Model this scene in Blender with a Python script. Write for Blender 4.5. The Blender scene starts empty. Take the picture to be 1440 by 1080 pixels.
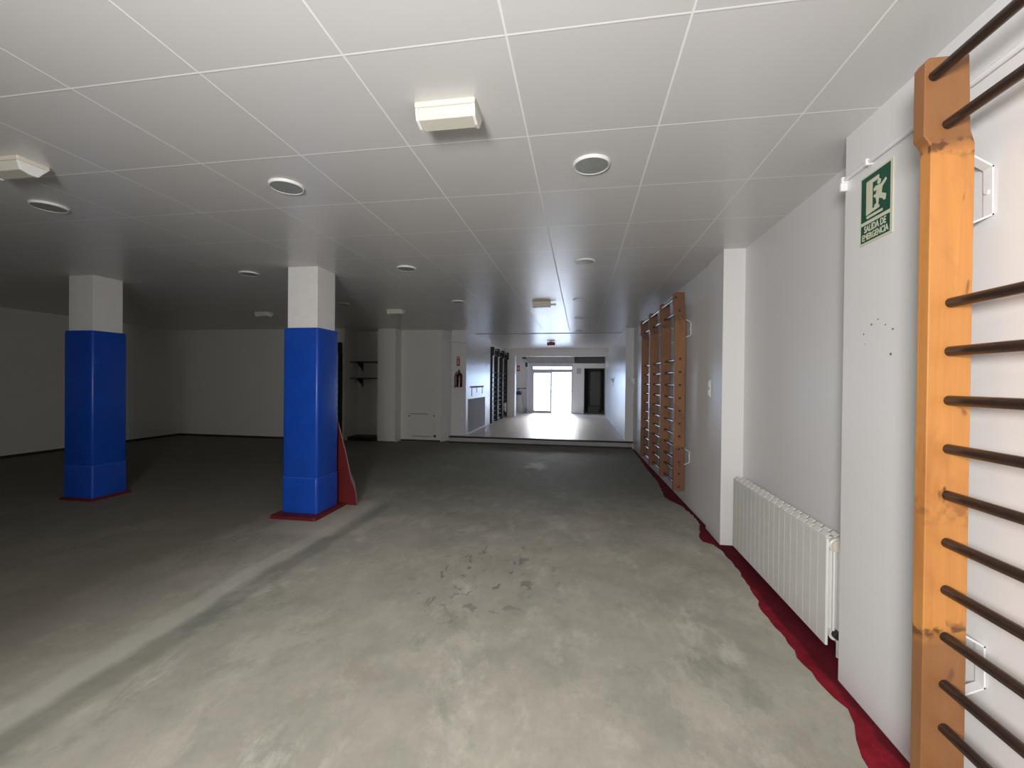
import bpy, bmesh, math, random
from mathutils import Vector, Matrix
random.seed(4)
scene = bpy.context.scene
C = scene.collection
PI = math.pi
CEIL = 2.592          # ceiling height
UP = 0.15             # raised tiled floor of the far corridor

# ------------------------------------------------------------------ materials
def new_mat(name):
    m = bpy.data.materials.new(name); m.use_nodes = True
    nt = m.node_tree
    return m, nt, nt.nodes['Principled BSDF']

def N(nt, t, **kw):
    n = nt.nodes.new(t)
    for k, v in kw.items(): setattr(n, k, v)
    return n

def setv(nt, sock, v):
    if hasattr(v, 'bl_idname') or isinstance(v, bpy.types.NodeSocket): nt.links.new(v, sock)
    else: sock.default_value = v

def math_(nt, op, a, b=None, c=None, clamp=False):
    n = N(nt, 'ShaderNodeMath', operation=op); n.use_clamp = clamp
    for i, v in enumerate((a, b, c)):
        if v is not None: setv(nt, n.inputs[i], v)
    return n.outputs[0]

def mix(nt, fac, a, b, mode='MIX'):
    n = N(nt, 'ShaderNodeMix', data_type='RGBA', blend_type=mode)
    setv(nt, n.inputs[0], fac)
    for i, v in ((6, a), (7, b)):
        if isinstance(v, tuple): v = (*v[:3], 1)
        setv(nt, n.inputs[i], v)
    return n.outputs[2]

def pos(nt):
    g = N(nt, 'ShaderNodeNewGeometry')
    s = N(nt, 'ShaderNodeSeparateXYZ'); nt.links.new(g.outputs['Position'], s.inputs[0])
    return g.outputs['Position'], s.outputs

def noise(nt, vec, scale, detail=4, rough=.55, dist=0.0):
    n = N(nt, 'ShaderNodeTexNoise'); n.inputs['Scale'].default_value = scale
    n.inputs['Detail'].default_value = detail; n.inputs['Roughness'].default_value = rough
    n.inputs['Distortion'].default_value = dist
    if vec is not None: nt.links.new(vec, n.inputs['Vector'])
    return n.outputs[0]

def mapr(nt, v, a, b, c=0., d=1.):
    n = N(nt, 'ShaderNodeMapRange'); n.clamp = True
    setv(nt, n.inputs[0], v)
    for i, x in enumerate((a, b, c, d)): n.inputs[i + 1].default_value = x
    return n.outputs[0]

def scaled(nt, vec, s):
    n = N(nt, 'ShaderNodeMapping'); n.inputs['Scale'].default_value = s
    nt.links.new(vec, n.inputs['Vector']); return n.outputs[0]

def objco(nt):
    return N(nt, 'ShaderNodeTexCoord').outputs['Object']

def simple(name, col, rough=.5, metal=0., var=.08, scale=8., spec=.5, bump=0.):
    m, nt, b = new_mat(name)
    v = noise(nt, objco(nt), scale)
    f = mapr(nt, v, .3, .7)
    nt.links.new(mix(nt, f, tuple(c * (1 - var) for c in col), tuple(min(1, c * (1 + var)) for c in col)), b.inputs['Base Color'])
    b.inputs['Roughness'].default_value = rough; b.inputs['Metallic'].default_value = metal
    b.inputs['Specular IOR Level'].default_value = spec
    if bump:
        bp = N(nt, 'ShaderNodeBump'); bp.inputs['Strength'].default_value = bump; bp.inputs['Distance'].default_value = .01
        nt.links.new(noise(nt, objco(nt), scale * 8), bp.inputs['Height']); nt.links.new(bp.outputs[0], b.inputs['Normal'])
    return m

def wall_paint(name, col, rough=.36):
    m, nt, b = new_mat(name)
    p, xyz = pos(nt)
    big = mapr(nt, noise(nt, p, .9, 3), .3, .7)
    c = mix(nt, big, tuple(x * .965 for x in col), col)
    smear = mapr(nt, noise(nt, scaled(nt, p, (2, 2, 6)), 1.3, 6, .65), .62, .8)
    c = mix(nt, math_(nt, 'MULTIPLY', smear, .08), c, (.55, .53, .48))
    nt.links.new(c, b.inputs['Base Color'])
    b.inputs['Roughness'].default_value = rough
    bp = N(nt, 'ShaderNodeBump'); bp.inputs['Strength'].default_value = .05; bp.inputs['Distance'].default_value = .004
    nt.links.new(noise(nt, p, 60, 2), bp.inputs['Height']); nt.links.new(bp.outputs[0], b.inputs['Normal'])
    return m

def line_mask(nt, v, origin, pitch, half):
    a = math_(nt, 'DIVIDE', math_(nt, 'SUBTRACT', v, origin), pitch)
    fr = math_(nt, 'FRACT', math_(nt, 'ADD', a, .5))
    d = math_(nt, 'MULTIPLY', math_(nt, 'ABSOLUTE', math_(nt, 'SUBTRACT', fr, .5)), pitch)
    return math_(nt, 'SUBTRACT', 1.0, mapr(nt, d, half * .75, half * 1.25))

def ceiling_mat():
    m, nt, b = new_mat('white ceiling tiles')
    p, xyz = pos(nt)
    lx = line_mask(nt, xyz[0], -1.462, .6, .0042)
    ly = line_mask(nt, xyz[1], 1.42, .6, .0042)
    ln = math_(nt, 'MAXIMUM', lx, ly)
    inside = math_(nt, 'LESS_THAN', xyz[0], .96)
    inside = math_(nt, 'MAXIMUM', inside, ly)
    ln = math_(nt, 'MULTIPLY', ln, inside)
    # every tile a slightly different white
    wn = N(nt, 'ShaderNodeTexWhiteNoise', noise_dimensions='2D')
    cx = math_(nt, 'FLOOR', math_(nt, 'DIVIDE', math_(nt, 'ADD', xyz[0], 1.462), .6))
    cy = math_(nt, 'FLOOR', math_(nt, 'DIVIDE', math_(nt, 'SUBTRACT', xyz[1], 1.42), .6))
    cv = N(nt, 'ShaderNodeCombineXYZ'); nt.links.new(cx, cv.inputs[0]); nt.links.new(cy, cv.inputs[1])
    nt.links.new(cv.outputs[0], wn.inputs['Vector'])
    tile = mix(nt, wn.outputs['Value'], (.655, .65, .65), (.69, .685, .68))
    fine = mapr(nt, noise(nt, p, 3.0, 5), .3, .7)
    tile = mix(nt, math_(nt, 'MULTIPLY', fine, .5), tile, (.66, .65, .635))
    nt.links.new(mix(nt, ln, tile, (.92, .92, .91)), b.inputs['Base Color'])
    nt.links.new(mapr(nt, ln, 0, 1, .29, .5), b.inputs['Roughness'])
    b.inputs['Specular IOR Level'].default_value = .7
    bp = N(nt, 'ShaderNodeBump'); bp.inputs['Strength'].default_value = .35; bp.inputs['Distance'].default_value = .003
    nt.links.new(ln, bp.inputs['Height']); nt.links.new(bp.outputs[0], b.inputs['Normal'])
    return m

def box_mask(nt, v, a, b, soft):
    return math_(nt, 'MULTIPLY', mapr(nt, v, a - soft, a + soft), math_(nt, 'SUBTRACT', 1., mapr(nt, v, b - soft, b + soft)))

def concrete_mat():
    m, nt, b = new_mat('worn concrete')
    p, xyz = pos(nt)
    n1 = mapr(nt, noise(nt, p, 1.1, 6, .6, .4), .32, .68)
    n2 = mapr(nt, noise(nt, p, 3.6, 8, .68, .25), .35, .65)
    n3 = mapr(nt, noise(nt, p, 22, 6, .7), .3, .7)
    c = mix(nt, n1, (.33, .325, .275), (.55, .52, .44))
    c = mix(nt, math_(nt, 'MULTIPLY', n2, .55), c, (.52, .49, .42))
    c = mix(nt, math_(nt, 'MULTIPLY', math_(nt, 'SUBTRACT', 1., n3), .16), c, (.2, .19, .16))
    # greenish grey trowel patches
    mot = mapr(nt, noise(nt, scaled(nt, p, (1, .75, 1)), 5.2, 9, .72, .15), .34, .66)
    c = mix(nt, math_(nt, 'MULTIPLY', math_(nt, 'SUBTRACT', 1., mot), .42), c, (.255, .25, .21))
    mo2 = mapr(nt, noise(nt, scaled(nt, p, (1, .6, 1)), 2.7, 9, .74, .2), .52, .60)
    c = mix(nt, math_(nt, 'MULTIPLY', mo2, .30), c, (.66, .62, .53))
    mo3 = mapr(nt, noise(nt, scaled(nt, p, (.8, 1, 1)), 1.9, 8, .7, .2), .56, .64)
    c = mix(nt, math_(nt, 'MULTIPLY', mo3, .35), c, (.34, .29, .235))
    pat = mapr(nt, noise(nt, scaled(nt, p, (1.0, .7, 1)), 2.1, 7, .7, .35), .57, .65)
    c = mix(nt, math_(nt, 'MULTIPLY', pat, .65), c, (.27, .28, .235))
    pale = mapr(nt, noise(nt, scaled(nt, p, (1.3, .8, 1)), 1.6, 7, .68, .3), .58, .66)
    c = mix(nt, math_(nt, 'MULTIPLY', pale, .55), c, (.64, .62, .55))
    # edge of the wobble used by the joint along the pillars
    wob = math_(nt, 'MULTIPLY', math_(nt, 'SUBTRACT', noise(nt, p, 2.3, 5), .5), .16)
    xw = math_(nt, 'ADD', xyz[0], wob)
    along = box_mask(nt, xyz[1], .3, 4.55, .12)
    light = math_(nt, 'MULTIPLY', box_mask(nt, xw, -2.43, -2.27, .03), along)
    dark = math_(nt, 'MULTIPLY', box_mask(nt, xw, -2.27, -2.10, .035), along)
    c = mix(nt, math_(nt, 'MULTIPLY', light, .42), c, (.58, .58, .52))
    c = mix(nt, math_(nt, 'MULTIPLY', dark, .5), c, (.165, .175, .15))
    scr = math_(nt, 'MULTIPLY', box_mask(nt, xw, -2.95, -2.22, .05), box_mask(nt, xyz[1], 3.5, 4.62, .06))
    c = mix(nt, math_(nt, 'MULTIPLY', scr, .55), c, (.60, .54, .44))
    # dark brown tone left of the joint
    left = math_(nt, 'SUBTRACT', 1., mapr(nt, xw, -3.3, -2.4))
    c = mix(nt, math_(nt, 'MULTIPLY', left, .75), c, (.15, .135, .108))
    # dark glue spots
    def spot(cx, cy, r, th, amt, colr, c):
        d = math_(nt, 'SQRT', math_(nt, 'ADD', math_(nt, 'POWER', math_(nt, 'SUBTRACT', xyz[0], cx), 2.), math_(nt, 'POWER', math_(nt, 'MULTIPLY', math_(nt, 'SUBTRACT', xyz[1], cy), .8), 2.)))
        msk = math_(nt, 'SUBTRACT', 1., mapr(nt, d, r * .35, r))
        sp = mapr(nt, noise(nt, scaled(nt, p, (1, .65, 1)), 10.5, 3, .6, .7), th, th + .035)
        return mix(nt, math_(nt, 'MULTIPLY', math_(nt, 'MULTIPLY', msk, sp), amt), c, colr)
    c = spot(-.68, 3.05, .68, .60, .62, (.13, .115, .115), c)
    # light falloff towards the step put into the colour, greener, ragged edge
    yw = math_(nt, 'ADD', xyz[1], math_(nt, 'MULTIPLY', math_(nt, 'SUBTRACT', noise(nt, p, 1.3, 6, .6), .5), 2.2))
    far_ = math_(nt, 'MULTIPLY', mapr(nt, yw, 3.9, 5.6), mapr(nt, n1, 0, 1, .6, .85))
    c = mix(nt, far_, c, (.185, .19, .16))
    # worn pale patch before the step
    d = math_(nt, 'SQRT', math_(nt, 'ADD', math_(nt, 'POWER', math_(nt, 'ADD', xyz[0], .70), 2.), math_(nt, 'POWER', math_(nt, 'MULTIPLY', math_(nt, 'SUBTRACT', xyz[1], 7.1), .6), 2.)))
    msk = math_(nt, 'SUBTRACT', 1., mapr(nt, math_(nt, 'ADD', d, math_(nt, 'MULTIPLY', math_(nt, 'SUBTRACT', noise(nt, p, 6, 5, .7), .5), .5)), .12, .20))
    c = mix(nt, math_(nt, 'MULTIPLY', msk, .6), c, (.74, .74, .72))
    nt.links.new(c, b.inputs['Base Color'])
    nt.links.new(mapr(nt, n2, 0, 1, .7, .85), b.inputs['Roughness'])
    b.inputs['Specular IOR Level'].default_value = .2
    bp = N(nt, 'ShaderNodeBump'); bp.inputs['Strength'].default_value = .12; bp.inputs['Distance'].default_value = .01
    nt.links.new(noise(nt, p, 14, 8, .7), bp.inputs['Height']); nt.links.new(bp.outputs[0], b.inputs['Normal'])
    return m

def tile_floor_mat():
    m, nt, b = new_mat('beige floor tiles')
    p, xyz = pos(nt)
    ln = math_(nt, 'MAXIMUM', line_mask(nt, xyz[0], 0, .4, .004), line_mask(nt, xyz[1], .1, .4, .004))
    n1 = mapr(nt, noise(nt, p, 5, 6, .6), .3, .7)
    c = mix(nt, n1, (.60, .52, .44), (.68, .60, .51))
    nt.links.new(mix(nt, math_(nt, 'MULTIPLY', ln, .5), c, (.30, .26, .22)), b.inputs['Base Color'])
    b.inputs['Roughness'].default_value = .42
    return m

def wood_mat(name, light, dark, knots, rough=.38, ends=None):
    m, nt, b = new_mat(name)
    o = objco(nt)
    rnd = N(nt, 'ShaderNodeObjectInfo').outputs['Random']
    va = N(nt, 'ShaderNodeVectorMath', operation='ADD'); nt.links.new(o, va.inputs[0])
    cb = N(nt, 'ShaderNodeCombineXYZ'); nt.links.new(math_(nt, 'MULTIPLY', rnd, 17.), cb.inputs[2]); nt.links.new(math_(nt, 'MULTIPLY', rnd, 5.), cb.inputs[0])
    nt.links.new(cb.outputs[0], va.inputs[1]); o = va.outputs[0]
    g = mapr(nt, noise(nt, scaled(nt, o, (26, 26, 1.2)), 1.6, 6, .6, .6), .3, .7)
    c = mix(nt, g, light, tuple(x * .82 for x in light))
    blot = mapr(nt, noise(nt, scaled(nt, o, (5, 5, 2.2)), 1.2, 4, .6, .5), .50, .68)
    c = mix(nt, math_(nt, 'MULTIPLY', blot, .45), c, dark)
    kn = mapr(nt, noise(nt, scaled(nt, o, (10, 10, 4.2)), 1.5, 2, .5, .3), .70, .75)
    c = mix(nt, math_(nt, 'MULTIPLY', kn, .8), c, knots)
    if ends:
        # head and foot are browner old timber, with dark smudges where the straps were screwed
        p, xyz = pos(nt)
        wz = math_(nt, 'ADD', xyz[2], math_(nt, 'MULTIPLY', math_(nt, 'SUBTRACT', noise(nt, p, 9, 3), .5), .09))
        top = mapr(nt, wz, 2.13, 2.18); foot = math_(nt, 'SUBTRACT', 1., mapr(nt, wz, .62, .67))
        c = mix(nt, math_(nt, 'MULTIPLY', math_(nt, 'MAXIMUM', top, foot), .75), c, ends)
        sm = math_(nt, 'MAXIMUM', box_mask(nt, wz, 2.13, 2.18, .012), math_(nt, 'MAXIMUM', box_mask(nt, wz, .64, .68, .012), math_(nt, 'MULTIPLY', box_mask(nt, wz, 1.0, 1.06, .02), .5)))
        sp_ = mapr(nt, noise(nt, p, 30, 2, .5), .46, .58)
        c = mix(nt, math_(nt, 'MULTIPLY', math_(nt, 'MULTIPLY', sm, sp_), .75), c, knots)
    nt.links.new(c, b.inputs['Base Color']); b.inputs['Roughness'].default_value = rough
    return m

def carpet_mat():
    m, nt, b = new_mat('red carpet residue')
    p, xyz = pos(nt)
    n1 = mapr(nt, noise(nt, p, 7, 6, .65), .3, .7)
    n2 = mapr(nt, noise(nt, p, 140, 2, .6), .3, .7)
    c = mix(nt, n1, (.17, .009, .019), (.36, .022, .038))
    c = mix(nt, math_(nt, 'MULTIPLY', n2, .45), c, (.12, .006, .012))
    # dark red-brown tone tight against the wall
    xw = math_(nt, 'ADD', xyz[0], math_(nt, 'MULTIPLY', math_(nt, 'SUBTRACT', noise(nt, p, 6, 4), .5), .06))
    c = mix(nt, math_(nt, 'MULTIPLY', mapr(nt, xw, 1.185, 1.205), .7), c, (.05, .008, .012))
    darker = mapr(nt, math_(nt, 'ADD', xyz[1], math_(nt, 'MULTIPLY', n1, .4)), 3.9, 4.4)  # dark red from the pilaster onwards
    c = mix(nt, math_(nt, 'MULTIPLY', darker, .6), c, (.06, .010, .012))
    nt.links.new(c, b.inputs['Base Color']); b.inputs['Roughness'].default_value = .95
    b.inputs['Specular IOR Level'].default_value = .1
    bp = N(nt, 'ShaderNodeBump'); bp.inputs['Strength'].default_value = .5; bp.inputs['Distance'].default_value = .004
    nt.links.new(noise(nt, p, 160, 2), bp.inputs['Height']); nt.links.new(bp.outputs[0], b.inputs['Normal'])
    return m

def glass_mat():
    m, nt, b = new_mat('clear door glass')
    t = N(nt, 'ShaderNodeBsdfTransparent'); g = N(nt, 'ShaderNodeBsdfGlossy'); g.inputs['Roughness'].default_value = .05
    fr = N(nt, 'ShaderNodeFresnel'); fr.inputs['IOR'].default_value = 1.45
    mx = N(nt, 'ShaderNodeMixShader')
    nt.links.new(fr.outputs[0], mx.inputs[0]); nt.links.new(t.outputs[0], mx.inputs[1]); nt.links.new(g.outputs[0], mx.inputs[2])
    nt.links.new(mx.outputs[0], nt.nodes['Material Output'].inputs['Surface'])
    return m

M = dict(
    wall=wall_paint('white wall paint', (.78, .77, .765)),
    backwall=wall_paint('greyed white wall paint', (.68, .675, .63), .45),
    corridor=wall_paint('glossy white wall paint', (.78, .78, .79), .28),
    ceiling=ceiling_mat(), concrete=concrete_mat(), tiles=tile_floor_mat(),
    wood=wood_mat('varnished pine', (.60, .255, .066), (.30, .10, .033), (.05, .016, .01), .4, (.19, .085, .038)),
    dimwood=wood_mat('dimmed brown pine', (.27, .112, .038), (.11, .04, .02), (.03, .012, .008), .5, (.15, .056, .026)),  # same pine as the near bars, weaker far light put into its colour
    darkwood=wood_mat('dark stained pine', (.012, .008, .008), (.008, .006, .006), (.005, .004, .004), .5),
    rung=wood_mat('dark brown rung varnish', (.036, .020, .015), (.018, .011, .009), (.010, .006, .005), .26),
    carpet=carpet_mat(), glass=glass_mat(),
    blue=simple('blue vinyl', (.007, .065, .43), .33, var=.12, scale=5, bump=.06),
    redpad=simple('dark red vinyl', (.12, .008, .008), .5, var=.2, scale=5, bump=.1),
    piping=simple('faded pink welt', (.2, .07, .07), .5),
    seam=simple('pale blue welt', (.03, .11, .55), .35),
    column=simple('white painted concrete', (.76, .75, .73), .5, var=.03),
    white=simple('white enamel', (.78, .78, .75), .35, var=.02),
    whitemetal=simple('white painted steel', (.80, .80, .80), .4, var=.03),
    radiator=simple('ivory radiator enamel', (.74, .735, .69), .38, var=.02),
    cream=simple('aged cream plastic', (.66, .63, .54), .4, var=.03),
    lens=simple('frosted cream lens', (.62, .60, .52), .3, var=.03),
    greyglass=simple('frosted grey diffuser', (.30, .32, .30), .35, var=.12, scale=30),
    signcream=simple('luminescent cream print', (.62, .62, .47), .5, var=.04),
    signgreen=simple('green print', (.006, .075, .042), .4, var=.2, scale=60),
    signred=simple('red print', (.42, .05, .05), .5),
    black=simple('black plastic', (.015, .015, .017), .4),
    darkgrey=simple('dark grey metal', (.06, .06, .062), .45),
    grey=simple('grey matte board', (.44, .43, .43), .8, var=.05),
    stain=simple('reddish brown glue stain', (.47, .33, .31), .8, var=.3, scale=25),
    extred=simple('red enamel', (.07, .006, .007), .22),
    chrome=simple('bright metal', (.7, .68, .62), .2, 1.0, var=.03),
    alu=simple('lilac grey aluminium', (.55, .54, .62), .35, var=.02),
    shutter=simple('grey shutter box', (.34, .35, .34), .5),
    plinth=simple('dark brown plinth', (.035, .025, .022), .6, var=.2),
    darkroom=simple('dark room wall', (.07, .07, .075), .7),  # dark colour for the walls behind the doorway
    pale=simple('pale blue plastic', (.28, .42, .50), .4),
    violet=simple('dark violet helmet shell', (.035, .035, .11), .3),
    nickel=simple('brushed grey metal', (.33, .33, .36), .35, .6),
    hole=simple('brown plug', (.20, .14, .09), .8),
    pavement=simple('pale pavement', (.42, .42, .41), .8, var=.05, scale=2),
)

# ------------------------------------------------------------------ mesh helpers
class MB:
    def __init__(s): s.bm = bmesh.new()
    def box(s, a, b, bevel=0., seg=2):
        t = bmesh.new()
        bmesh.ops.create_cube(t, size=1)
        ce = [(a[i] + b[i]) / 2 for i in range(3)]; sz = [abs(b[i] - a[i]) for i in range(3)]
        for v in t.verts: v.co = Vector((v.co.x * sz[0] + ce[0], v.co.y * sz[1] + ce[1], v.co.z * sz[2] + ce[2]))
        if bevel: bmesh.ops.bevel(t, geom=t.edges[:], offset=bevel, segments=seg, affect='EDGES', profile=.5)
        s._add(t); return s
    def _add(s, t):
        me = bpy.data.meshes.new('tmp'); t.to_mesh(me); t.free(); s.bm.from_mesh(me); bpy.data.meshes.remove(me)
    def cyl(s, p, q, r, r2=None, n=16, cap=True):
        p, q = Vector(p), Vector(q); d = q - p; L = d.length
        t = bmesh.new()
        bmesh.ops.create_cone(t, cap_ends=cap, segments=n, radius1=r, radius2=r if r2 is None else r2, depth=L)
        mt = Matrix.Translation((p + q) / 2) @ d.to_track_quat('Z', 'Y').to_matrix().to_4x4()
        bmesh.ops.transform(t, matrix=mt, verts=t.verts); s._add(t); return s
    def prism(s, poly, axis, a, b, bevel=0.):
        """extrude a 2-D polygon along an axis; poly is in the two remaining axes, in order"""
        t = bmesh.new()
        def mk(u, v, w): return {'x': (w, u, v), 'y': (u, w, v), 'z': (u, v, w)}[axis]
        lo = [t.verts.new(mk(u, v, a)) for u, v in poly]; hi = [t.verts.new(mk(u, v, b)) for u, v in poly]
        t.faces.new(lo); t.faces.new(hi[::-1]); n = len(poly)
        for i in range(n): t.faces.new((lo[i], hi[i], hi[(i + 1) % n], lo[(i + 1) % n]))
        bmesh.ops.recalc_face_normals(t, faces=t.faces[:])
        if bevel: bmesh.ops.bevel(t, geom=t.edges[:], offset=bevel, segments=2, affect='EDGES', profile=.5)
        s._add(t); return s
    def lathe(s, prof, c, axis='z', n=32):
        t = bmesh.new(); rings = []
        for r, h in prof:
            ring = []
            for k in range(n):
                a = 2 * PI * k / n; u, v = r * math.cos(a), r * math.sin(a)
                o = {'z': (u, v, h), 'y': (u, h, v), 'x': (h, u, v)}[axis]
                ring.append(t.verts.new((c[0] + o[0], c[1] + o[1], c[2] + o[2])))
            rings.append(ring)
        for i in range(len(rings) - 1):
            for k in range(n): t.faces.new((rings[i][k], rings[i][(k + 1) % n], rings[i + 1][(k + 1) % n], rings[i + 1][k]))
        if prof[0][0] > 1e-4: t.faces.new(rings[0][::-1])
        if prof[-1][0] > 1e-4: t.faces.new(rings[-1])
        bmesh.ops.remove_doubles(t, verts=t.verts[:], dist=1e-6)
        bmesh.ops.recalc_face_normals(t, faces=t.faces[:]); s._add(t); return s
    def loft(s, secs):
        t = bmesh.new(); rings = [[t.verts.new(p) for p in sec] for sec in secs]; n = len(secs[0])
        for i in range(len(rings) - 1):
            for k in range(n): t.faces.new((rings[i][k], rings[i][(k + 1) % n], rings[i + 1][(k + 1) % n], rings[i + 1][k]))
        t.faces.new(rings[0][::-1]); t.faces.new(rings[-1])
        bmesh.ops.recalc_face_normals(t, faces=t.faces[:]); s._add(t); return s
    def strap(s, pts, w, th, y0):
        """flat bent strap in the x-z plane, width w along y"""
        for (x1, z1), (x2, z2) in zip(pts, pts[1:]):
            d = Vector((x2 - x1, z2 - z1)); d.normalize(); nrm = Vector((-d.y, d.x)) * th / 2; e = d * th / 2
            s.prism([(x1 - e.x + nrm.x, z1 - e.y + nrm.y), (x2 + e.x + nrm.x, z2 + e.y + nrm.y), (x2 + e.x - nrm.x, z2 + e.y - nrm.y), (x1 - e.x - nrm.x, z1 - e.y - nrm.y)], 'y', y0, y0 + w)
        return s
    def build(s, name, mat, parent=None, smooth=False):
        bm = s.bm
        me = bpy.data.meshes.new(name); bm.to_mesh(me); bm.free()
        me.materials.append(mat)
        o = bpy.data.objects.new(name, me); C.objects.link(o)
        if smooth:
            for p in me.polygons: p.use_smooth = True
            me.set_sharp_from_angle(angle=math.radians(38))
        if parent is not None:
            o.parent = parent
            # world-space coordinates go in; store them relative to the parent
            org = chain_loc(parent)
            me.transform(Matrix.Translation(-org))
        return o

def chain_loc(o):
    v = Vector((0, 0, 0))
    while o is not None: v += o.location; o = o.parent
    return v

def thing(name, label, cat, loc, group=None):
    o = bpy.data.objects.new(name, None); C.objects.link(o); o.location = loc
    o.empty_display_size = .1
    o['label'] = label; o['category'] = cat
    if group: o['group'] = group
    return o

def tag(o, label, cat, group=None):
    o['label'] = label; o['category'] = cat
    if group: o['group'] = group
    return o

def struct(name, mb, mat, parent=None, smooth=False):
    o = mb.build(name, mat, parent, smooth)
    if parent is None: o['kind'] = 'structure'
    return o

def dup(o, parent=None):
    c = o.copy(); C.objects.link(c); c.parent = parent
    for ch in list(o.children): dup(ch, c)
    return c

# ------------------------------------------------------------------ the shell
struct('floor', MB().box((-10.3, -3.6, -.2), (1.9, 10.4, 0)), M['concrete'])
struct('floor_corridor', MB().box((-2.95, 9.33, 0.001), (1.45, 17.12, UP)).box((-.1, 17.12, .001), (1.45, 19.6, UP)), M['tiles'])
struct('ceiling', MB().box((-10.3, -3.6, CEIL), (1.9, 17.3, CEIL + .15)).box((-.1, 17.3, CEIL), (1.9, 19.6, CEIL + .15)), M['ceiling'])
struct('wall_right_near', MB().box((1.235, -3.6, 0), (1.9, 2.248, CEIL)), M['wall'])
struct('wall_right_recess', MB().box((1.40, 2.248, 0), (1.9, 3.95, CEIL)), M['wall'])
struct('wall_right_pilaster', MB().box((1.222, 3.95, 0), (1.9, 4.38, CEIL)), M['wall'])
struct('wall_right_far', MB().prism([(1.248, 4.38), (1.9, 4.38), (1.9, 9.42), (1.125, 9.42)], 'z', 0, CEIL), M['wall'])
struct('wall_right_corridor', MB().prism([(.955, 9.42), (1.9, 9.42), (1.9, 17.0), (.93, 17.0)], 'z', 0, CEIL), M['corridor'])
struct('wall_behind_camera', MB().box((-10.3, -3.9, 0), (1.9, -3.6, CEIL)), M['wall'])
struct('wall_left', MB().box((-10.3, -3.6, 0), (-9.77, 9.8, CEIL)), M['backwall'])
struct('wall_back_left', MB().box((-9.77, 9.0, 0), (-5.36, 9.8, CEIL)), M['backwall'])
struct('wall_back_niche', MB().box((-5.36, 9.58, 0), (-4.60, 9.8, CEIL)), M['backwall'])
struct('wall_back_pier', MB().box((-4.60, 9.1, 0), (-4.17, 9.8, CEIL)), M['backwall'])
struct('wall_back_right', MB().box((-4.17, 9.42, 0), (-3.19, 9.8, CEIL)), M['backwall'])
struct('wall_back_corner', MB().prism([(-3.19, 9.42), (-3.19, 10.2), (-2.97, 10.2), (-2.97, 9.86)], 'z', 0, CEIL), M['corridor'])
struct('wall_left_pier', MB().box((-2.97, 9.50, 0), (-2.615, 12.15, CEIL)), M['corridor'])
struct('wall_left_corridor', MB().box((-3.1, 12.15, 0), (-2.76, 17.5, CEIL)), M['corridor'])
struct('wall_left_portal', MB().box((-2.76, 15.0, UP), (-2.33, 15.35, CEIL)), M['wall'])
struct('trim_beam', MB().box((-2.33, 15.0, 2.312), (.94, 15.2, CEIL)), M['wall'])
# far wall with the glazed entrance and the dark doorway
struct('wall_far_left', MB().box((-3.1, 17.3, 0), (-2.10, 17.55, CEIL)), M['wall'])
struct('wall_far_top', MB().box((-2.10, 17.0, 2.14), (.95, 17.3, CEIL)), M['wall'])
struct('wall_far_middle', MB().box((-.33, 17.0, UP), (.14, 17.3, 2.14)), M['wall'])
struct('wall_far_right', MB().box((.14, 17.0, 1.955), (.95, 17.3, 2.14)), M['wall'])
struct('wall_far_jamb', MB().box((-2.13, 17.0, UP), (-2.08, 17.3, CEIL)), M['wall'])
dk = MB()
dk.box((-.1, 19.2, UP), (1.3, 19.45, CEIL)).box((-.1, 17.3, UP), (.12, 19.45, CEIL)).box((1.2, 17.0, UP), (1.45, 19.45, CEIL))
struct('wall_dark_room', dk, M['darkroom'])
struct('trim_shutter_box', MB().box((-2.08, 16.9, 2.146), (-.25, 17.0, 2.44), .01), M['shutter'])
struct('trim_shutter_box_right', MB().box((-.25, 16.93, 2.155), (.93, 17.0, 2.44), .008), M['darkgrey'])

# thin trims
struct('trim_back', MB().box((-9.77, 8.985, 2.365), (-5.36, 9.0, 2.392)).box((-5.36, 9.565, 2.365), (-4.60, 9.58, 2.392)).box((-4.615, 9.085, 2.365), (-4.155, 9.1, 2.392)).box((-4.17, 9.405, 2.365), (-3.19, 9.42, 2.392)), M['backwall'])
struct('trim_corner_pipe', MB().cyl((-3.18, 9.39, 2.36), (-2.62, 9.48, 2.28), .016, n=10), M['backwall'])
struct('trim_ceiling_joint', MB().box((-2.61, 10.28, CEIL - .012), (.95, 10.31, CEIL)), M['grey'])
struct('baseboard_left', MB().box((-9.772, -3.5, 0), (-9.755, 9.0, .05)).box((-9.755, 8.985, 0), (-5.36, 9.001, .05)), M['plinth'])
struct('baseboard_back', MB().box((-5.35, 9.12, 0), (-4.605, 9.575, .085)).box((-4.6, 9.085, 0), (-4.165, 9.1, .015)).box((-4.165, 9.405, 0), (-3.2, 9.42, .03)), M['plinth'])
struct('trim_step_edge', MB().box((-2.96, 9.30, UP - .03), (1.12, 9.345, UP + .006), .004).box((-2.955, 9.315, 0), (1.1, 9.332, .035)), M['plinth'])
struct('trim_step_riser', MB().box((-2.955, 9.318, .036), (1.1, 9.331, UP - .032)), M['grey'])

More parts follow.
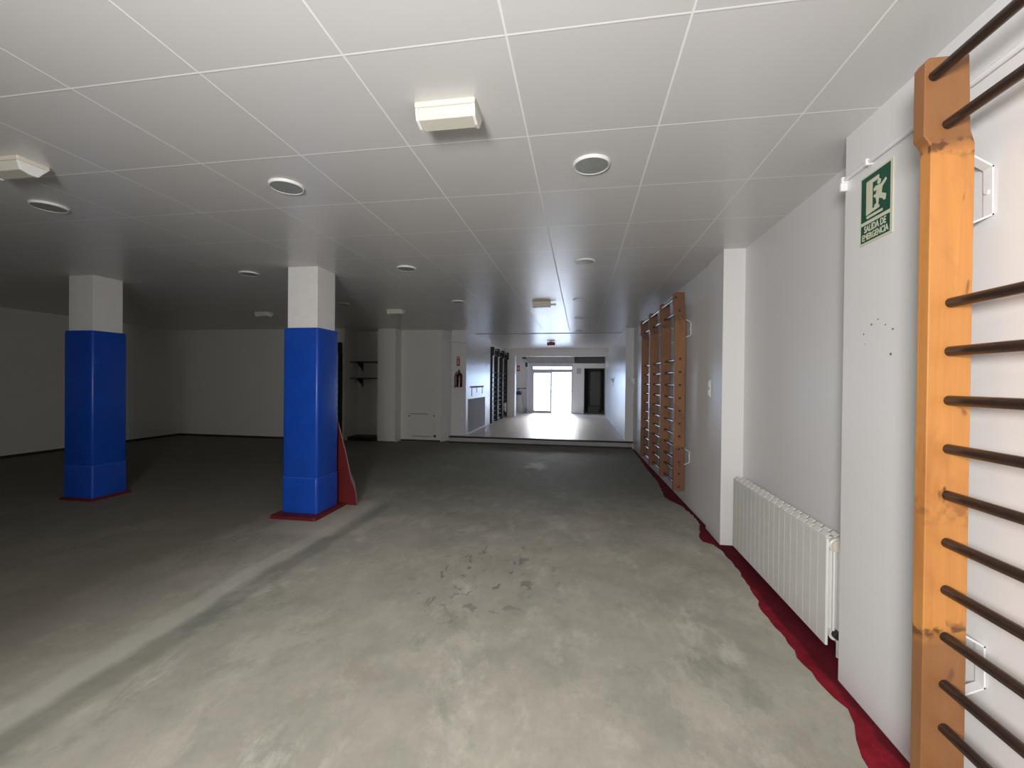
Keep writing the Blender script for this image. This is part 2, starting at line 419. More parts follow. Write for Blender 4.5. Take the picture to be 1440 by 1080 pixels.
# entrance: left glazed leaf, transom lights, right leaf swung out
DZ0, DZ1 = UP, 2.14
door = MB()
door.box((-2.08, 17.0, UP), (-1.90, 17.08, DZ1)).box((-.36, 17.0, UP), (-.33, 17.08, DZ1))
door.box((-1.90, 17.0, 2.02), (-.36, 17.08, DZ1)).box((-1.90, 17.0, 1.79), (-.36, 17.08, 1.92))
door.box((-1.165, 17.0, 1.92), (-1.135, 17.08, 2.02))
d1 = struct('door_1', door, M['alu'])
MB().box((-1.88, 17.03, 1.925), (-1.17, 17.036, 2.015)).build('glass_pane', M['glass'], d1)
MB().box((-1.13, 17.03, 1.925), (-.37, 17.036, 2.015)).build('glass_pane', M['glass'], d1)
lf = MB().box((-1.90, 17.01, UP), (-1.86, 17.06, 1.79)).box((-1.20, 17.01, UP), (-1.135, 17.06, 1.79)).box((-1.86, 17.01, UP), (-1.20, 17.06, .25)).box((-1.86, 17.01, 1.75), (-1.20, 17.06, 1.79))
lfo = lf.build('door_leaf', M['alu'], d1)
MB().box((-1.86, 17.03, .25), (-1.20, 17.036, 1.75)).build('glass_pane', M['glass'], lfo)
# open right leaf, hinged at the right jamb, pushed out into the street
ol = MB().box((-.37, 17.1, UP + .01), (-.335, 17.16, 1.78)).box((-.37, 17.78, UP + .01), (-.335, 17.86, 1.78)).box((-.37, 17.16, UP + .01), (-.335, 17.78, .26)).box((-.37, 17.16, 1.70), (-.335, 17.78, 1.78))
olo = ol.build('door_leaf', M['alu'], d1)
MB().box((-.355, 17.16, .26), (-.35, 17.78, 1.70)).build('glass_pane', M['glass'], olo)
MB().cyl((-.40, 17.80, 1.0), (-.40, 17.80, 1.25), .012, n=10).cyl((-.40, 17.80, 1.0), (-.36, 17.80, 1.0), .01, n=8).cyl((-.40, 17.80, 1.25), (-.36, 17.80, 1.25), .01, n=8).build('door_handle', M['chrome'], olo, True)

# dark doorway frame
struct('trim_doorway', MB().box((.135, 16.985, UP), (.165, 17.3, 1.96)).box((.915, 16.985, UP), (.945, 17.3, 1.96)).box((.135, 16.985, 1.93), (.945, 17.3, 1.96)), M['darkgrey'])
d2 = struct('door_2', MB().box((.42, 18.6, UP + .02), (.83, 18.64, 1.86), .004), M['grey'])
MB().box((.36, 18.58, UP), (.42, 18.66, 1.94)).box((.83, 18.58, UP), (.89, 18.66, 1.94)).box((.36, 18.58, 1.86), (.89, 18.66, 1.94)).build('door_frame', M['darkgrey'], d2)
MB().lathe([(.0, -.05), (.022, -.05), (.026, -.035), (.012, -.02), (.012, .0)], (.46, 18.6, 1.1), 'y', 16).build('door_knob', M['darkgrey'], d2, True)

# daylit street outside
struct('floor_pavement', MB().box((-30, 17.12, -.1), (-.1, 60, UP - .01)).box((-.1, 19.62, -.1), (30, 60, UP - .01)), M['pavement'])

# small brown anchor holes on the near wall
h = MB()
for y, z, r in ((2.05, 1.68, .0045), (2.01, 1.697, .003), (1.965, 1.668, .003), (1.922, 1.645, .0045), (2.10, 1.643, .0035), (1.932, 1.545, .0055), (2.09, 1.60, .002)):
    h.cyl((1.2335, y, z), (1.2365, y, z), r, n=10)
struct('trim_screw_holes', h, M['hole'])

# ------------------------------------------------------------------ padded pillars
def rrect(x0, x1, y0, y1, r, z, n=5):
    pts = []
    for cx, cy, a0 in ((x1 - r, y1 - r, 0), (x0 + r, y1 - r, 90), (x0 + r, y0 + r, 180), (x1 - r, y0 + r, 270)):
        for k in range(n + 1):
            a = math.radians(a0 + 90 * k / n); pts.append((cx + r * math.cos(a), cy + r * math.sin(a), z))
    return pts

def pillar(x0, x1, y0, y1, label, base):
    t = thing('pillar', label, 'pillar', ((x0 + x1) / 2, (y0 + y1) / 2, 0))
    MB().box((x0, y0, 0), (x1, y1, CEIL), .004).build('column', M['column'], t)
    e = .03
    a = [rrect(x0 - e, x1 + e, y0 - e, y1 + e, .028, z) for z in (.40, .41, 1.93, 1.95)]
    a[0] = rrect(x0 - e + .006, x1 + e - .006, y0 - e + .006, y1 + e - .006, .026, .395)
    a[-1] = rrect(x0 - e + .008, x1 + e - .008, y0 - e + .008, y1 + e - .008, .026, 1.952)
    MB().loft(a).build('padding', M['blue'], t, True)
    b = [rrect(x0 - e - .004, x1 + e + .004, y0 - e - .004, y1 + e + .004, .028, z) for z in (.03, .38)]
    b.append(rrect(x0 - e + .004, x1 + e - .004, y0 - e + .004, y1 + e - .004, .026, .392))
    MB().loft(b).build('padding', M['blue'], t, True)
    MB().loft([rrect(x0 - e - .002, x1 + e + .002, y0 - e - .002, y1 + e + .002, .028, z) for z in (.388, .398)]).build('seam', M['seam'], t, True)
    MB().loft([[(px + random.uniform(-.006, .006), py + random.uniform(-.006, .006), 0.0) for px, py, _ in rrect(*base, .02, 0)], rrect(*[b_ + d for b_, d in zip(base, (.012, -.012, .012, -.012))], .02, .03)]).build('base_skirt', M['redpad'], t)
    return t

pillar(-3.04, -2.70, 4.01, 4.33, 'blue padded pillar nearest the floor joint, with the red wedge behind it', (-3.12, -2.60, 3.84, 4.42))
pillar(-5.87, -5.53, 4.03, 4.35, 'blue padded pillar standing in the dark left side of the hall', (-5.93, -5.46, 3.97, 4.42))

# red wedge leaning behind the near pillar
secs = []
for z, xr, yb in ((0, -2.475, 4.80), (.17, -2.495, 4.77), (.30, -2.55, 4.70), (.57, -2.612, 4.60), (.85, -2.69, 4.50), (1.0, -2.74, 4.47)):
    xl = -5.74 - xr
    secs.append([(xl, 4.43, z), (xl + .02, yb, z), (xr * yb / 4.43 - .005, yb, z), (xr, 4.43, z)])
wd = thing('wedge_pad', 'dark red tapering floor wedge standing against the back of the blue padded pillar', 'pad', (-2.87, 4.6, 0))
MB().loft(secs).build('padding', M['redpad'], wd)
ed = MB()
for i in range(len(secs) - 1):
    ed.cyl(secs[i][3], secs[i + 1][3], .006, n=8)
ed.build('piping', M['piping'], wd, True)

# ------------------------------------------------------------------ wall bars
RUNG_Z = [2.371, 2.221, 1.674, 1.525, 1.374, 1.225, 1.082, .936, .79, .645, .497, .362, .215]
def rung_out(i):                      # how far each rung stands from the wall
    return (.172, .133)[i] if i < 2 else .117

def wall_bars(label, wall_x, ys, side, z0, zoff, post_mat, rung_mat, group=None, brackets=True, slope=0., head=.02, plugs=False):
    """side = -1: wall on the right (bars reach towards -x), +1: wall on the left"""
    t = thing('wall_bars', label, 'wall bars', (wall_x, (ys[0] + ys[-1]) / 2, 0), group)
    X = lambda y, d: wall_x + slope * (y - ys[0]) + side * d
    for y in ys:
        prof = [(.06, z0), (.177, z0), (.177, 2.155), (.182, 2.168), (.177 + head, 2.19), (.177 + head, 2.412), (.165 + head, 2.43), (.078, 2.43), (.072, 2.2), (.06, 2.16)]
        prof = [(X(y, d), z + zoff) for d, z in prof]
        o = MB().prism(prof, 'y', y - .022, y + .022, .0025).build('upright', post_mat, t)
        if brackets:
            for za, zb, wa, wb in ((2.125, 1.917, 2.088, 1.942), (.651, .465, .621, .494)):
                b = MB()
                b.strap([(X(y, .061), za + zoff), (X(y, .006), wa + zoff), (X(y, .004), wb + zoff), (X(y, .061), zb + zoff)], .030, .005, y - .015)
                b.cyl((X(y, .004), y, (wa + wb) / 2 + zoff), (X(y, .013), y, (wa + wb) / 2 + zoff), .007, n=8)
                bo = b.build('bracket', M['whitemetal'], t)
    for a, b_ in zip(ys, ys[1:]):
        for i, z in enumerate(RUNG_Z):
            if z < z0: continue
            s = 1 if b_ > a else -1
            MB().cyl((X(a, rung_out(i)), a + s * .0165, z + zoff), (X(b_, rung_out(i)), b_ - s * .0165, z + zoff), .0157, n=14).build('rung', rung_mat, t, True)
    if plugs:
        m = ys[0] - .0225
        for i, z in enumerate(RUNG_Z):
            MB().cyl((X(ys[0], rung_out(i)), m - .001, z + zoff), (X(ys[0], rung_out(i)), m + .004, z + zoff), .0155, n=12).build('rung_end', M['plinth'], t)
    return t

wall_bars('orange pine wall bars with dark rungs in the right foreground beside the green exit sign', 1.235, [1.52, .72], -1, .16, 0, M['wood'], M['rung'])
wall_bars('triple bay of brown pine wall bars on the right wall beyond the radiator and pilaster', 1.232, [5.08, 5.81, 6.58, 7.33], -1, .17, .02, M['dimwood'], M['rung'], slope=-.0244, plugs=True)
wall_bars('triple bay of black wall bars along the left wall of the tiled corridor', -2.755, [12.28, 13.1, 13.95, 14.85], 1, .16, .0, M['darkwood'], M['darkwood'], brackets=True, head=.05)
t = wall_bars('black wall bars against the back wall, half hidden behind the near blue pillar', 0, [0, .9], 1, .34, -.17, M['darkwood'], M['darkwood'], brackets=True)
t.location = (-5.4, 9.0, 0); t.rotation_euler = (0, 0, -PI / 2)
for c in t.children:      # the uprights were laid out about the wall bars' own middle
    c.location = (0, -.45, 0)

# ------------------------------------------------------------------ radiator
def radiator(label, y0, n, xf, depth, z0, z1, side, pitch=.0755, plug=True):
    """front face at xf; side=+1 means the wall lies towards +x"""
    y1 = y0 + n * pitch
    t = thing('radiator', label, 'radiator', (xf + side * depth / 2, (y0 + y1) / 2, 0))
    for k in range(n):
        a, b = y0 + k * pitch, y0 + (k + 1) * pitch; c = (a + b) / 2
        m = MB()
        X = lambda d: xf + side * d
        m.box((X(0), a + .0004, z0), (X(.007), b - .0004, z1 - .012), .0008)                      # front plate
        m.prism([(X(0), z1 - .013), (X(.007), z1 - .013), (X(.028), z1 + .004), (X(.024), z1 + .006)], 'y', a + .010, b - .006)   # front lip
        m.prism([(X(.045), z1 - .012), (X(.05), z1 - .014), (X(.072), z1 + .0), (X(.068), z1 + .004)], 'y', a + .014, b - .010)   # rear lip
        m.box((X(.007), c - .003, z0 + .03), (X(depth), c + .003, z1 - .02))                      # web
        m.cyl((X(.045), c, z0 + .05), (X(.045), c, z1 - .05), .014, n=10)                          # water tube
        m.box((X(depth - .006), a + .008, z0 + .03), (X(depth), b - .008, z1 - .02))
        m.cyl((X(.047), a + .0005, z1 - .048), (X(.047), b - .0005, z1 - .048), .027, n=14)
        m.cyl((X(.047), a + .0005, z0 + .052), (X(.047), b - .0005, z0 + .052), .027, n=14)
        m.build('section', M['radiator'], t)
    X = lambda d: xf + side * d
    if plug:
        MB().box((X(.0), y0 - .004, z0), (X(.012), y0, z1 - .02), .001).box((X(.03), y0 - .012, z0 + .08), (X(.04), y0, z1 - .08), .002).box((X(.055), y0 - .012, z0 + .08), (X(.062), y0, z1 - .08), .002).build('end_fin', M['whitemetal'], t)
        MB().lathe([(.037, 0), (.037, -.010), (.030, -.014), (.030, -.024), (.012, -.024), (.0, -.022)], (X(.047), y0, z1 - .05), 'y', 24).build('plug', M['cream'], t, True)
        MB().lathe([(.022, 0), (.022, -.012), (.018, -.028), (.0, -.03)], (X(.052), y0, z0 + .06), 'y', 20).build('valve_cap', M['plinth'], t, True)
        MB().cyl((X(.052), y0 - .02, z0 + .04), (X(.052), y0 - .02, z0 - .05), .009, n=10).build('pipe', M['radiator'], t, True)
    for yy in (y0 + .12, y1 - .12):
        MB().box((X(depth), yy - .012, z1 - .16), (X(depth + .0305), yy + .012, z1 - .06)).build('wall_bracket', M['whitemetal'], t)
    return t
radiator('ivory panel radiator low in the right wall recess behind the near wall corner', 2.44, 18, 1.275, .093, .06, .635, 1)
radiator('small white radiator beyond the black wall bars in the tiled corridor', 15.0 - .32, 4, -2.60, .09, .32, .66, -1, .072, False)

# ------------------------------------------------------------------ red carpet remnant along the right wall
edge = [(1.10, 9.20), (1.105, 8.159), (1.09, 7.07), (1.10, 6.289), (1.06, 5.7), (1.045, 5.45), (1.10, 5.3), (1.165, 5.114), (1.205, 4.78), (1.194, 4.48), (1.095, 4.126), (1.105, 4.005), (1.167, 3.95), (1.195, 3.812), (1.204, 3.507), (1.182, 3.233), (1.166, 3.029), (1.131, 2.83), (1.136, 2.677), (1.143, 2.521), (1.128, 2.398), (1.136, 2.29), (1.136, 2.177), (1.154, 2.118), (1.164, 2.056), (1.152, 1.972), (1.11, 1.886), (1.074, 1.799), (1.065, 1.70), (1.05, 1.5), (1.08, 1.2), (1.06, .8), (1.10, .3)]
wall_e = [(1.233, .3), (1.233, 2.25), (1.398, 2.25), (1.398, 3.948), (1.220, 3.948), (1.220, 4.382), (1.246, 4.382), (1.130, 9.20)]
fe = []
for (ax, ay), (bx, by) in zip(edge, edge[1:]):
    k = max(1, int(math.hypot(bx - ax, by - ay) / .05))
    for i in range(k):
        f = i / k; fe.append((ax + (bx - ax) * f + random.uniform(-.008, .008), ay + (by - ay) * f))
fe.append(edge[-1])
fe[0] = edge[0]
tag(MB().prism(fe + wall_e, 'z', 0.0, .004).build('carpet_strip', M['carpet']), 'ragged strip of dark red carpet left on the floor along the right wall', 'carpet')

# ------------------------------------------------------------------ exit sign on the near right wall
SY0, SY1, SZ0, SZ1 = 2.130, 1.930, 2.036, 2.338
sx = 1.2345
sg = thing('exit_sign', 'green and cream emergency exit sign with a running figure on the right wall', 'sign', (sx, 2.03, 2.036))
def sP(a, b): return (SY0 + (SY1 - SY0) * a, SZ1 + (SZ0 - SZ1) * b)
MB().box((sx - .003, SY1, SZ0), (sx, SY0, SZ1), .0006).build('plate', M['signcream'], sg)
def sign_poly(name, polys, mat, d0, d1):
    m = MB()
    for p in polys: m.prism([sP(a, b) for a, b in p], 'x', sx - d1, sx - d0)
    return m.build(name, mat, sg)
sign_poly('green_field', [[(.035, .025), (.93, .025), (.93, .665), (.035, .665)], [(.035, .715), (.93, .715), (.93, .965), (.035, .965)]], M['signgreen'], .003, .0036)
sign_poly('door_symbol', [[(.20, .10), (.60, .10), (.60, .16), (.40, .16), (.40, .525), (.62, .525), (.62, .56), (.22, .585), (.20, .585)]], M['signcream'], .0036, .0042)
man = [[(.60 + .055 * math.cos(k * PI / 6), .20 + .038 * math.sin(k * PI / 6)) for k in range(12)],
       [(.50, .235), (.66, .25), (.80, .20), (.83, .235), (.70, .30), (.68, .38), (.82, .43), (.80, .50), (.74, .50), (.72, .47), (.60, .43), (.58, .52), (.46, .53), (.46, .50), (.53, .48), (.50, .40), (.44, .38), (.44, .35), (.50, .35), (.53, .30), (.45, .30), (.43, .26)]]
sign_poly('running_figure', man, M['signcream'], .0036, .0042)
sign_poly('arrow_bar', [[(.20, .615), (.24, .60), (.72, .60), (.72, .635), (.24, .64)]], M['signcream'], .0036, .0042)

def text_mesh(name, body, size, mat, parent, matrix, extrude=.0004, width=None):
    cu = bpy.data.curves.new(name, 'FONT'); cu.body = body; cu.size = size; cu.extrude = extrude
    cu.align_x = 'CENTER'; cu.align_y = 'CENTER'; cu.offset = size * .022
    ob = bpy.data.objects.new(name + '_curve', cu); C.objects.link(ob)
    bpy.context.view_layer.update()
    me = bpy.data.meshes.new_from_object(ob.evaluated_get(bpy.context.evaluated_depsgraph_get()))
    bpy.data.objects.remove(ob); bpy.data.curves.remove(cu)
    xs = [v.co.x for v in me.vertices]; k = width / (max(xs) - min(xs)) if width else 1
    for v in me.vertices: v.co.x *= k
    me.transform(matrix); me.materials.clear(); me.materials.append(mat)
    o = bpy.data.objects.new(name, me); C.objects.link(o); o.parent = parent
    me.transform(Matrix.Translation(-chain_loc(parent)))
    return o
# text plane: right = -y, up = +z, facing -x
def tmat(b):
    y, z = sP(.485, b)
    return Matrix(((0, 0, -1, sx - .004), (-1, 0, 0, y), (0, 1, 0, z), (0, 0, 0, 1)))
text_mesh('lettering', 'SALIDA DE', .040, M['signcream'], sg, tmat(.785), width=.135)
text_mesh('lettering', 'EMERGENCIA', .038, M['signcream'], sg, tmat(.900), width=.162)

# conduit along the near wall
cd = thing('conduit', 'thin white conduit pipe running above the exit sign on the right wall', 'pipe', (1.222, 1.3, 2.385))
MB().cyl((1.222, 2.255, 2.385), (1.222, -2.5, 2.385), .0095, n=12).build('pipe', M['whitemetal'], cd, True)
for y in (2.235, 2.065, 1.25, .4):
    MB().box((1.207, y - .009, 2.371), (1.2355, y + .009, 2.399), .003).build('clip', M['whitemetal'], cd)
MB().box((1.205, 2.229, 2.335), (1.2355, 2.246, 2.372), .004).build('end_bracket', M['whitemetal'], cd)

# ------------------------------------------------------------------ ceiling fittings
def emergency_light(x, y, label, rot=0.):
    t = thing('emergency_light', label, 'ceiling light', (x, y, CEIL), 'emergency lights on the ceiling')
    w, z = .132, CEIL
    MB().box((x - w, y - .072, z - .022), (x + w, y + .072, z + .003), .006).build('base', M['cream'], t)
    MB().prism([(y - .066, z - .022), (y - .052, z - .066), (y + .018, z - .074), (y + .064, z - .022)], 'x', x - w + .016, x + w - .016, .003).build('lens', M['lens'], t)
    for sx_ in (-1, 1):
        a = x + sx_ * (w - .016)
        MB().prism([(y - .068, z - .022), (y - .056, z - .068), (y - .01, z - .080), (y + .022, z - .078), (y + .066, z - .022)], 'x', a, a + sx_ * .014, .003).build('end_cap', M['white'], t)
    return t
emergency_light(-.575, 1.775, 'cream emergency light on the ceiling nearest the camera, above centre')
emergency_light(-3.09, 1.87, 'emergency light cut off by the left edge of the picture, on the dark ceiling')
emergency_light(-3.07, 6.70, 'emergency light on the dark ceiling to the right of the near blue pillar')
emergency_light(-5.56, 6.72, 'emergency light on the dark ceiling between the two blue padded pillars')
e = emergency_light(-.585, 6.28, 'tan looking emergency light silhouetted in the bright ceiling reflection mid corridor')
MB().box((-.452, 6.25, CEIL - .05), (-.37, 6.29, CEIL - .02), .004).build('side_plug', M['cream'], e)

xs_ = thing('exit_light', 'small red box light hanging from the corridor ceiling near the far entrance', 'ceiling light', (-.86, 12.4, CEIL))
MB().box((-.98, 12.36, CEIL - .12), (-.75, 12.44, CEIL - .02), .006).build('housing', M['signred'], xs_)
MB().box((-.90, 12.38, CEIL - .02), (-.83, 12.42, CEIL)).build('mount', M['white'], xs_)

def downlight(x, y, label, r=.091):
    t = thing('downlight', label, 'downlight', (x, y, CEIL), 'round downlights in the ceiling')
    z = CEIL
    MB().lathe([(r * .93, -.002), (r * .95, -.010), (r * 1.02, -.013), (r * 1.09, -.009), (r * 1.12, 0)], (x, y, z), 'z', 40).build('trim_ring', M['white'], t, True) if False else \
        MB().lathe([(r * .93, 0), (r * .97, -.011), (r * 1.01, -.014), (r * 1.06, -.010), (r * 1.10, 0)], (x, y, z), 'z', 40).build('trim_ring', M['white'], t, True)
    MB().lathe([(0, -.0055), (r * .55, -.0062), (r * .97, -.0085), (r * .97, -.0115), (r * .5, -.0130), (0, -.0135)], (x, y, z), 'z', 40).build('diffuser', M['greyglass'], t, True)
    return t
downlight(-1.775, 2.325, 'round grey downlight on the near ceiling, left of centre above the blue pillar')
downlight(.045, 2.32, 'largest round grey downlight on the near ceiling, right of the cream emergency light')
downlight(-3.62, 2.37, 'dark round downlight at the far left of the ceiling near the picture edge')
downlight(-1.81, 4.20, 'round downlight on the ceiling just right of the near blue pillar head')
downlight(.025, 4.17, 'second round downlight from the camera in the right hand ceiling row')
downlight(-3.655, 4.19, 'round downlight on the dark ceiling just left of the near blue pillar head')
downlight(-3.645, 6.05, 'small pale rimmed downlight on the ceiling above the wall shelves, beside the pillar')
downlight(-1.80, 6.07, 'round downlight on the ceiling above the fire extinguisher')
downlight(-.02, 6.10, 'third round downlight from the camera in the right hand ceiling row')
downlight(-.03, 7.86, 'fourth round downlight from the camera in the right hand ceiling row')
downlight(-.037, 9.83, 'fifth round downlight from the camera in the right hand row, near the ceiling joint')

# ------------------------------------------------------------------ things on the back wall
def shelf(z, x0, x1, label):
    t = thing('wall_shelf', label, 'shelf', ((x0 + x1) / 2, 9.45, z), 'shelves in the back wall niche')
    MB().box((x0, 9.22, z - .014), (x1, 9.578, z + .012), .002).build('board', M['darkgrey'], t)
    for bx in (x0 + .13,):
        MB().box((bx - .012, 9.555, z - .21), (bx + .012, 9.578, z - .014)).prism([(9.30, z - .014), (9.578, z - .014), (9.578, z - .19), (9.55, z - .17)], 'x', bx - .009, bx + .009).build('bracket', M['black'], t)
    return t
shelf(1.835, -5.355, -4.605, 'upper of the two thin dark shelves in the back wall niche')
shelf(1.452, -5.355, -4.605, 'lower of the two thin dark shelves in the back wall niche')

hp = thing('wall_hatch', 'low white access hatch with small dark latches in the back wall', 'hatch', (-3.65, 9.42, .1))
MB().box((-3.99, 9.402, .09), (-3.31, 9.4195, .655), .004).build('panel', M['backwall'], hp)
MB().box((-3.93, 9.395, .628), (-3.48, 9.403, .640)).build('edge_groove', M['darkgrey'], hp)
MB().box((-3.88, 9.395, .108), (-3.40, 9.403, .118)).build('edge_groove', M['plinth'], hp)
for x, z, r in ((-3.955, .585, .016), (-3.35, .595, .015), (-3.325, .125, .03)):
    MB().lathe([(r, 0), (r, -.010), (r * .6, -.02), (0, -.02)], (x, 9.403, z), 'y', 14).build('latch', M['black'], hp, True)

# fire extinguisher and its sign on the short dark wall
ex = thing('fire_extinguisher', 'dark red fire extinguisher hanging on the end of the corridor wall', 'fire extinguisher', (-2.75, 9.43, 1.26))
cx, cy, z = -2.755, 9.415, 1.27
MB().lathe([(.0, 0), (.062, 0), (.072, .012), (.072, .27), (.062, .30), (.035, .325), (.022, .335), (.022, .35)], (cx, cy, z), 'z', 28).build('cylinder', M['extred'], ex, True)
MB().cyl((cx, cy, z + .34), (cx, cy, z + .385), .018, n=14).box((cx - .008, cy - .075, z + .385), (cx + .008, cy + .02, z + .40), .002).box((cx - .008, cy - .065, z + .36), (cx + .008, cy - .0, z + .37), .002).build('valve', M['black'], ex, True)
hs = [(cx - .02, cy - .01, z + .36), (cx - .075, cy - .02, z + .33), (cx - .098, cy - .03, z + .22), (cx - .092, cy - .03, z + .06)]
hm = MB()
for a, b in zip(hs, hs[1:]): hm.cyl(a, b, .011, n=10)
hm.cyl(hs[-1], (hs[-1][0], hs[-1][1], hs[-1][2] - .07), .013, .02, n=12)
hm.build('hose', M['black'], ex, True)
MB().prism([(cx + .03, z + .09), (cx + .045, z + .09), (cx + .045, z + .25), (cx + .03, z + .25)], 'y', cy - .0695, cy - .055).build('label_strip', M['chrome'], ex)
MB().box((cx - .02, cy + .07, z + .2), (cx + .02, 9.503, z + .33), .002).build('hook', M['darkgrey'], ex)
es = thing('extinguisher_sign', 'small upright red sign above the fire extinguisher', 'sign', (-2.80, 9.495, 1.76))
MB().box((-2.845, 9.495, 1.76), (-2.765, 9.4995, 1.975), .001).build('plate', M['signred'], es)
MB().cyl((-2.805, 9.494, 1.80), (-2.805, 9.494, 1.88), .012, n=10).box((-2.82, 9.4935, 1.885), (-2.79, 9.4945, 1.90)).box((-2.84, 9.4935, 1.93), (-2.77, 9.4945, 1.955)).build('symbol', M['signcream'], es)

# grey board on the side of the corridor's left pier, with glue residue above
gp = thing('wall_board', 'matte grey board on the glossy white corridor wall left of the black wall bars', 'board', (-2.614, 10.6, UP))
MB().box((-2.614, 9.72, UP + .05), (-2.604, 11.45, .98)).build('panel', M['grey'], gp)
st = MB()
st.box((-2.6145, 9.85, 1.245), (-2.612, 11.3, 1.29))
for y, a in ((10.0, 1.05), (10.5, 1.12), (11.1, 1.08)): st.box((-2.6145, y, a), (-2.612, y + .06, 1.26))
st.build('glue_stain', M['stain'], gp)

# light switch on the far pilaster, small hooks further along the right wall
sw = thing('light_switch', 'small white double light switch on the side of the right pilaster', 'light switch', (1.222, 4.31, 1.28))
MB().box((1.213, 4.27, 1.285), (1.2225, 4.35, 1.455), .003).build('plate', M['cream'], sw)
for zc in (1.33, 1.41):
    MB().box((1.208, 4.285, zc - .028), (1.2135, 4.335, zc + .028), .002).build('rocker', M['white'], sw)

def hook(x, y, z, label, L):
    t = thing('shelf_bracket', label, 'bracket', (x, y, z))
    MB().box((x - .02, y - L / 2, z - .012), (x, y + L / 2, z + .012), .002).build('rail', M['nickel'], t)
    MB().box((x - .015, y - .03, z - .24), (x, y + .03, z - .012), .002).prism([(x - .11, z + .0), (x, z + .0), (x, z - .14), (x - .02, z - .12)], 'y', y - .012, y + .012).build('arm', M['nickel'], t)
hook(1.127, 9.22, 1.50, 'grey metal wall bracket between the brown wall bars and the corridor pier', .34)
hook(.948, 12.5, 1.53, 'thin grey wall bracket inside the tiled corridor on its right wall', .6)

# ------------------------------------------------------------------ far entrance things
ps = thing('wall_poster', 'small red and cream notice on the wall left of the glass entrance', 'notice', (-2.54, 17.29, 1.84))
MB().box((-2.60, 17.294, 1.83), (-2.48, 17.3005, 2.07), .001).build('sheet', M['signred'], ps)
MB().box((-2.57, 17.2925, 1.90), (-2.51, 17.2945, 2.0)).build('print', M['signcream'], ps)

nt_ = thing('notice_sheet', 'small grey framed notice on the white wall between the entrance and dark doorway', 'notice', (-.07, 16.99, 1.74))
MB().box((-.15, 16.99, 1.74), (.01, 16.9995, 1.955), .002).build('frame', M['nickel'], nt_)
MB().box((-.135, 16.987, 1.755), (-.005, 16.991, 1.94)).build('sheet', M['grey'], nt_)

sp = thing('wall_speaker', 'small black loudspeaker on the wall beside the left top corner of the entrance', 'loudspeaker', (-2.16, 17.2, 2.0))
MB().box((-2.225, 17.08, 2.01), (-2.14, 17.22, 2.185), .008).build('cabinet', M['black'], sp)
MB().lathe([(.03, 0), (.026, -.006), (.01, .0), (0, .0)], (-2.182, 17.08, 2.075), 'y', 18).build('cone', M['darkgrey'], sp, True)
MB().cyl((-2.18, 17.2, 2.1), (-2.18, 17.302, 2.1), .012, n=8).build('bracket', M['darkgrey'], sp)
cm = thing('security_camera', 'dark security camera on an arm above the black loudspeaker', 'camera', (-2.2, 17.2, 2.3))
MB().box((-2.36, 17.10, 2.335), (-2.20, 17.19, 2.40), .008).build('body', M['darkgrey'], cm)
MB().cyl((-2.21, 17.15, 2.36), (-2.13, 17.15, 2.30), .012, n=8).cyl((-2.28, 17.19, 2.36), (-2.28, 17.302, 2.36), .012, n=8).build('arm', M['darkgrey'], cm)
MB().lathe([(0, -.035), (.03, -.03), (.035, .0), (.03, .03), (0, .035)], (-2.10 - .03, 17.15, 2.28), 'z', 18).build('dome', M['black'], cm, True)
sn = thing('alarm_sensor', 'small dark sensor box beside the shutter box over the white wall', 'sensor', (-.2, 16.92, 2.24))
MB().box((-.245, 16.84, 2.24), (-.165, 16.933, 2.37), .008).build('housing', M['black'], sn)
MB().lathe([(.02, 0), (.014, -.008), (0, -.01)], (-.205, 16.84, 2.29), 'y', 14).build('lens', M['darkgrey'], sn, True)

# kick scooter standing in the left alcove
sc = thing('kick_scooter', 'kick scooter with a tall leaning stem parked left of the glass entrance', 'scooter', (-2.27, 16.8, UP))
y = 16.75
MB().cyl((-2.325, y, 1.09), (-2.235, y, UP + .13), .017, n=12).build('stem', M['nickel'], sc, True)
MB().cyl((-2.50, y + .01, 1.12), (-2.16, y - .01, 1.14), .014, n=12).build('handlebar', M['violet'], sc, True)
for a, b in ((-2.51, -2.41), (-2.25, -2.15)):
    MB().cyl((a, y, 1.12 if a < -2.4 else 1.135), (b, y, 1.125 if a < -2.4 else 1.14), .02, n=12).build('grip', M['black'], sc, True)
MB().box((-2.285, y - .02, UP + .07), (-2.185, y + .42, UP + .10), .008).build('deck', M['pale'], sc)
for yy in (y - .03, y + .46):
    MB().lathe([(.05, -.016), (.085, -.018), (.095, -.008), (.095, .008), (.085, .018), (.05, .016)], (-2.235, yy, UP + .095), 'x', 24).build('wheel', M['pale'], sc, True)
MB().box((-2.255, y - .09, UP + .10), (-2.215, y + .05, UP + .20), .012).build('front_fork', M['pale'], sc)
hl = thing('helmet', 'dark violet round helmet hanging from the scooter handlebar', 'helmet', (-2.44, 16.72, .92))
MB().lathe([(0, .105), (.05, .098), (.09, .07), (.112, .02), (.118, -.03), (.10, -.055), (.085, -.05), (.07, .02), (0, .06)], (-2.44, 16.72, .93), 'z', 26).build('shell', M['violet'], hl, True)
MB().cyl((-2.47, 16.70, .98), (-2.45, 16.74, 1.105), .006, n=8).cyl((-2.41, 16.70, .98), (-2.44, 16.74, 1.105), .006, n=8).build('strap', M['black'], hl, True)
bx_ = thing('storage_box', 'low dark box on the floor inside the dark doorway', 'box', (.5, 17.9, UP))
MB().box((.30, 17.7, UP), (.80, 18.1, UP + .24), .01).build('body', M['darkgrey'], bx_)
MB().box((.29, 17.69, UP + .24), (.81, 18.11, UP + .29), .008).build('lid', M['black'], bx_)

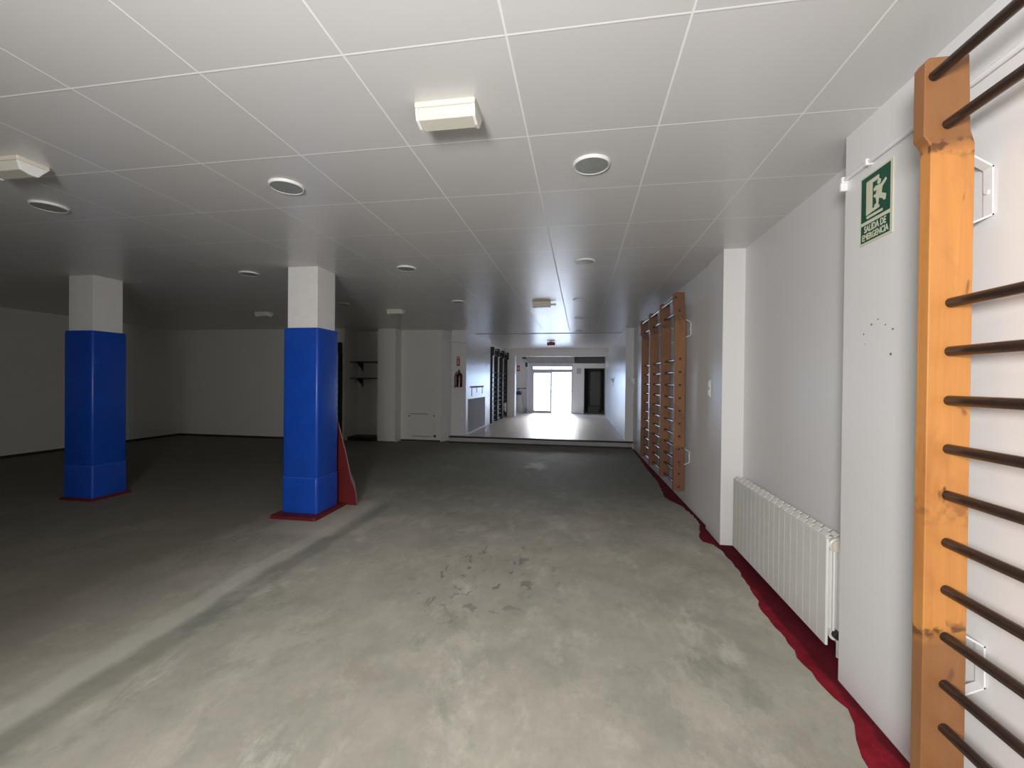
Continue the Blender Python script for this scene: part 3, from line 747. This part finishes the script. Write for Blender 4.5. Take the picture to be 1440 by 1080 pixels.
# ------------------------------------------------------------------ light
w = bpy.data.worlds.new('daylight'); scene.world = w; w.use_nodes = True
bg = w.node_tree.nodes['Background']
bg.inputs['Color'].default_value = (.52, .69, 1.0, 1); bg.inputs['Strength'].default_value = 11.0
pl = bpy.data.lights.new('entrance_portal', 'AREA'); pl.shape = 'RECTANGLE'; pl.size = 1.6; pl.size_y = 2.0
pl.cycles.is_portal = True
po = bpy.data.objects.new('entrance_portal', pl); C.objects.link(po); po.location = (-1.12, 17.12, 1.14); po.rotation_euler = (-PI / 2, 0, 0)

su = bpy.data.lights.new('sun', 'SUN'); su.energy = 8.5; su.angle = math.radians(28); su.color = (1.0, .98, .95)
so = bpy.data.objects.new('sun', su); C.objects.link(so); so.location = (0, 40, 30)
so.rotation_euler = Vector((.03, -.9, -.36)).to_track_quat('-Z', 'Y').to_euler()
fl = bpy.data.lights.new('torch', 'SPOT'); fl.energy = 450; fl.shadow_soft_size = .3; fl.spot_size = math.radians(160); fl.spot_blend = 1.0; fl.color = (1.0, .98, .965)
fo = bpy.data.objects.new('torch', fl); C.objects.link(fo); fo.location = (-.5, -1.1, 1.62)
fo.rotation_euler = Vector((.08, 1, -.03)).to_track_quat('-Z', 'Y').to_euler()

# ------------------------------------------------------------------ camera
cam = bpy.data.cameras.new('camera'); co = bpy.data.objects.new('camera', cam); C.objects.link(co)
cam.sensor_fit = 'HORIZONTAL'; cam.sensor_width = 36.0; cam.lens = 595.3 / 1440 * 36.0
cam.clip_start = .02; cam.clip_end = 200
yaw, pitch, roll = math.radians(9.202), math.radians(-.388), math.radians(.583)
fv = Vector((-math.sin(yaw) * math.cos(pitch), math.cos(yaw) * math.cos(pitch), math.sin(pitch)))
rv = Vector((math.cos(yaw), math.sin(yaw), 0)); uv = rv.cross(fv)
r2 = math.cos(roll) * rv + math.sin(roll) * uv; u2 = -math.sin(roll) * rv + math.cos(roll) * uv
mw = Matrix((r2, u2, -fv)).transposed().to_4x4(); mw.translation = Vector((0, 0, 1.42))
co.matrix_world = mw
scene.camera = co

# ------------------------------------------------------------------ view
vs = scene.view_settings
scene.display_settings.display_device = 'sRGB'
vs.view_transform = 'Standard'; vs.look = 'None'; vs.exposure = 0.2; vs.gamma = 1; vs.use_curve_mapping = False
scene.cycles.use_denoising = True
scene.cycles.max_bounces = 10; scene.cycles.diffuse_bounces = 6; scene.cycles.transparent_max_bounces = 16
scene.cycles.sample_clamp_indirect = 6.0
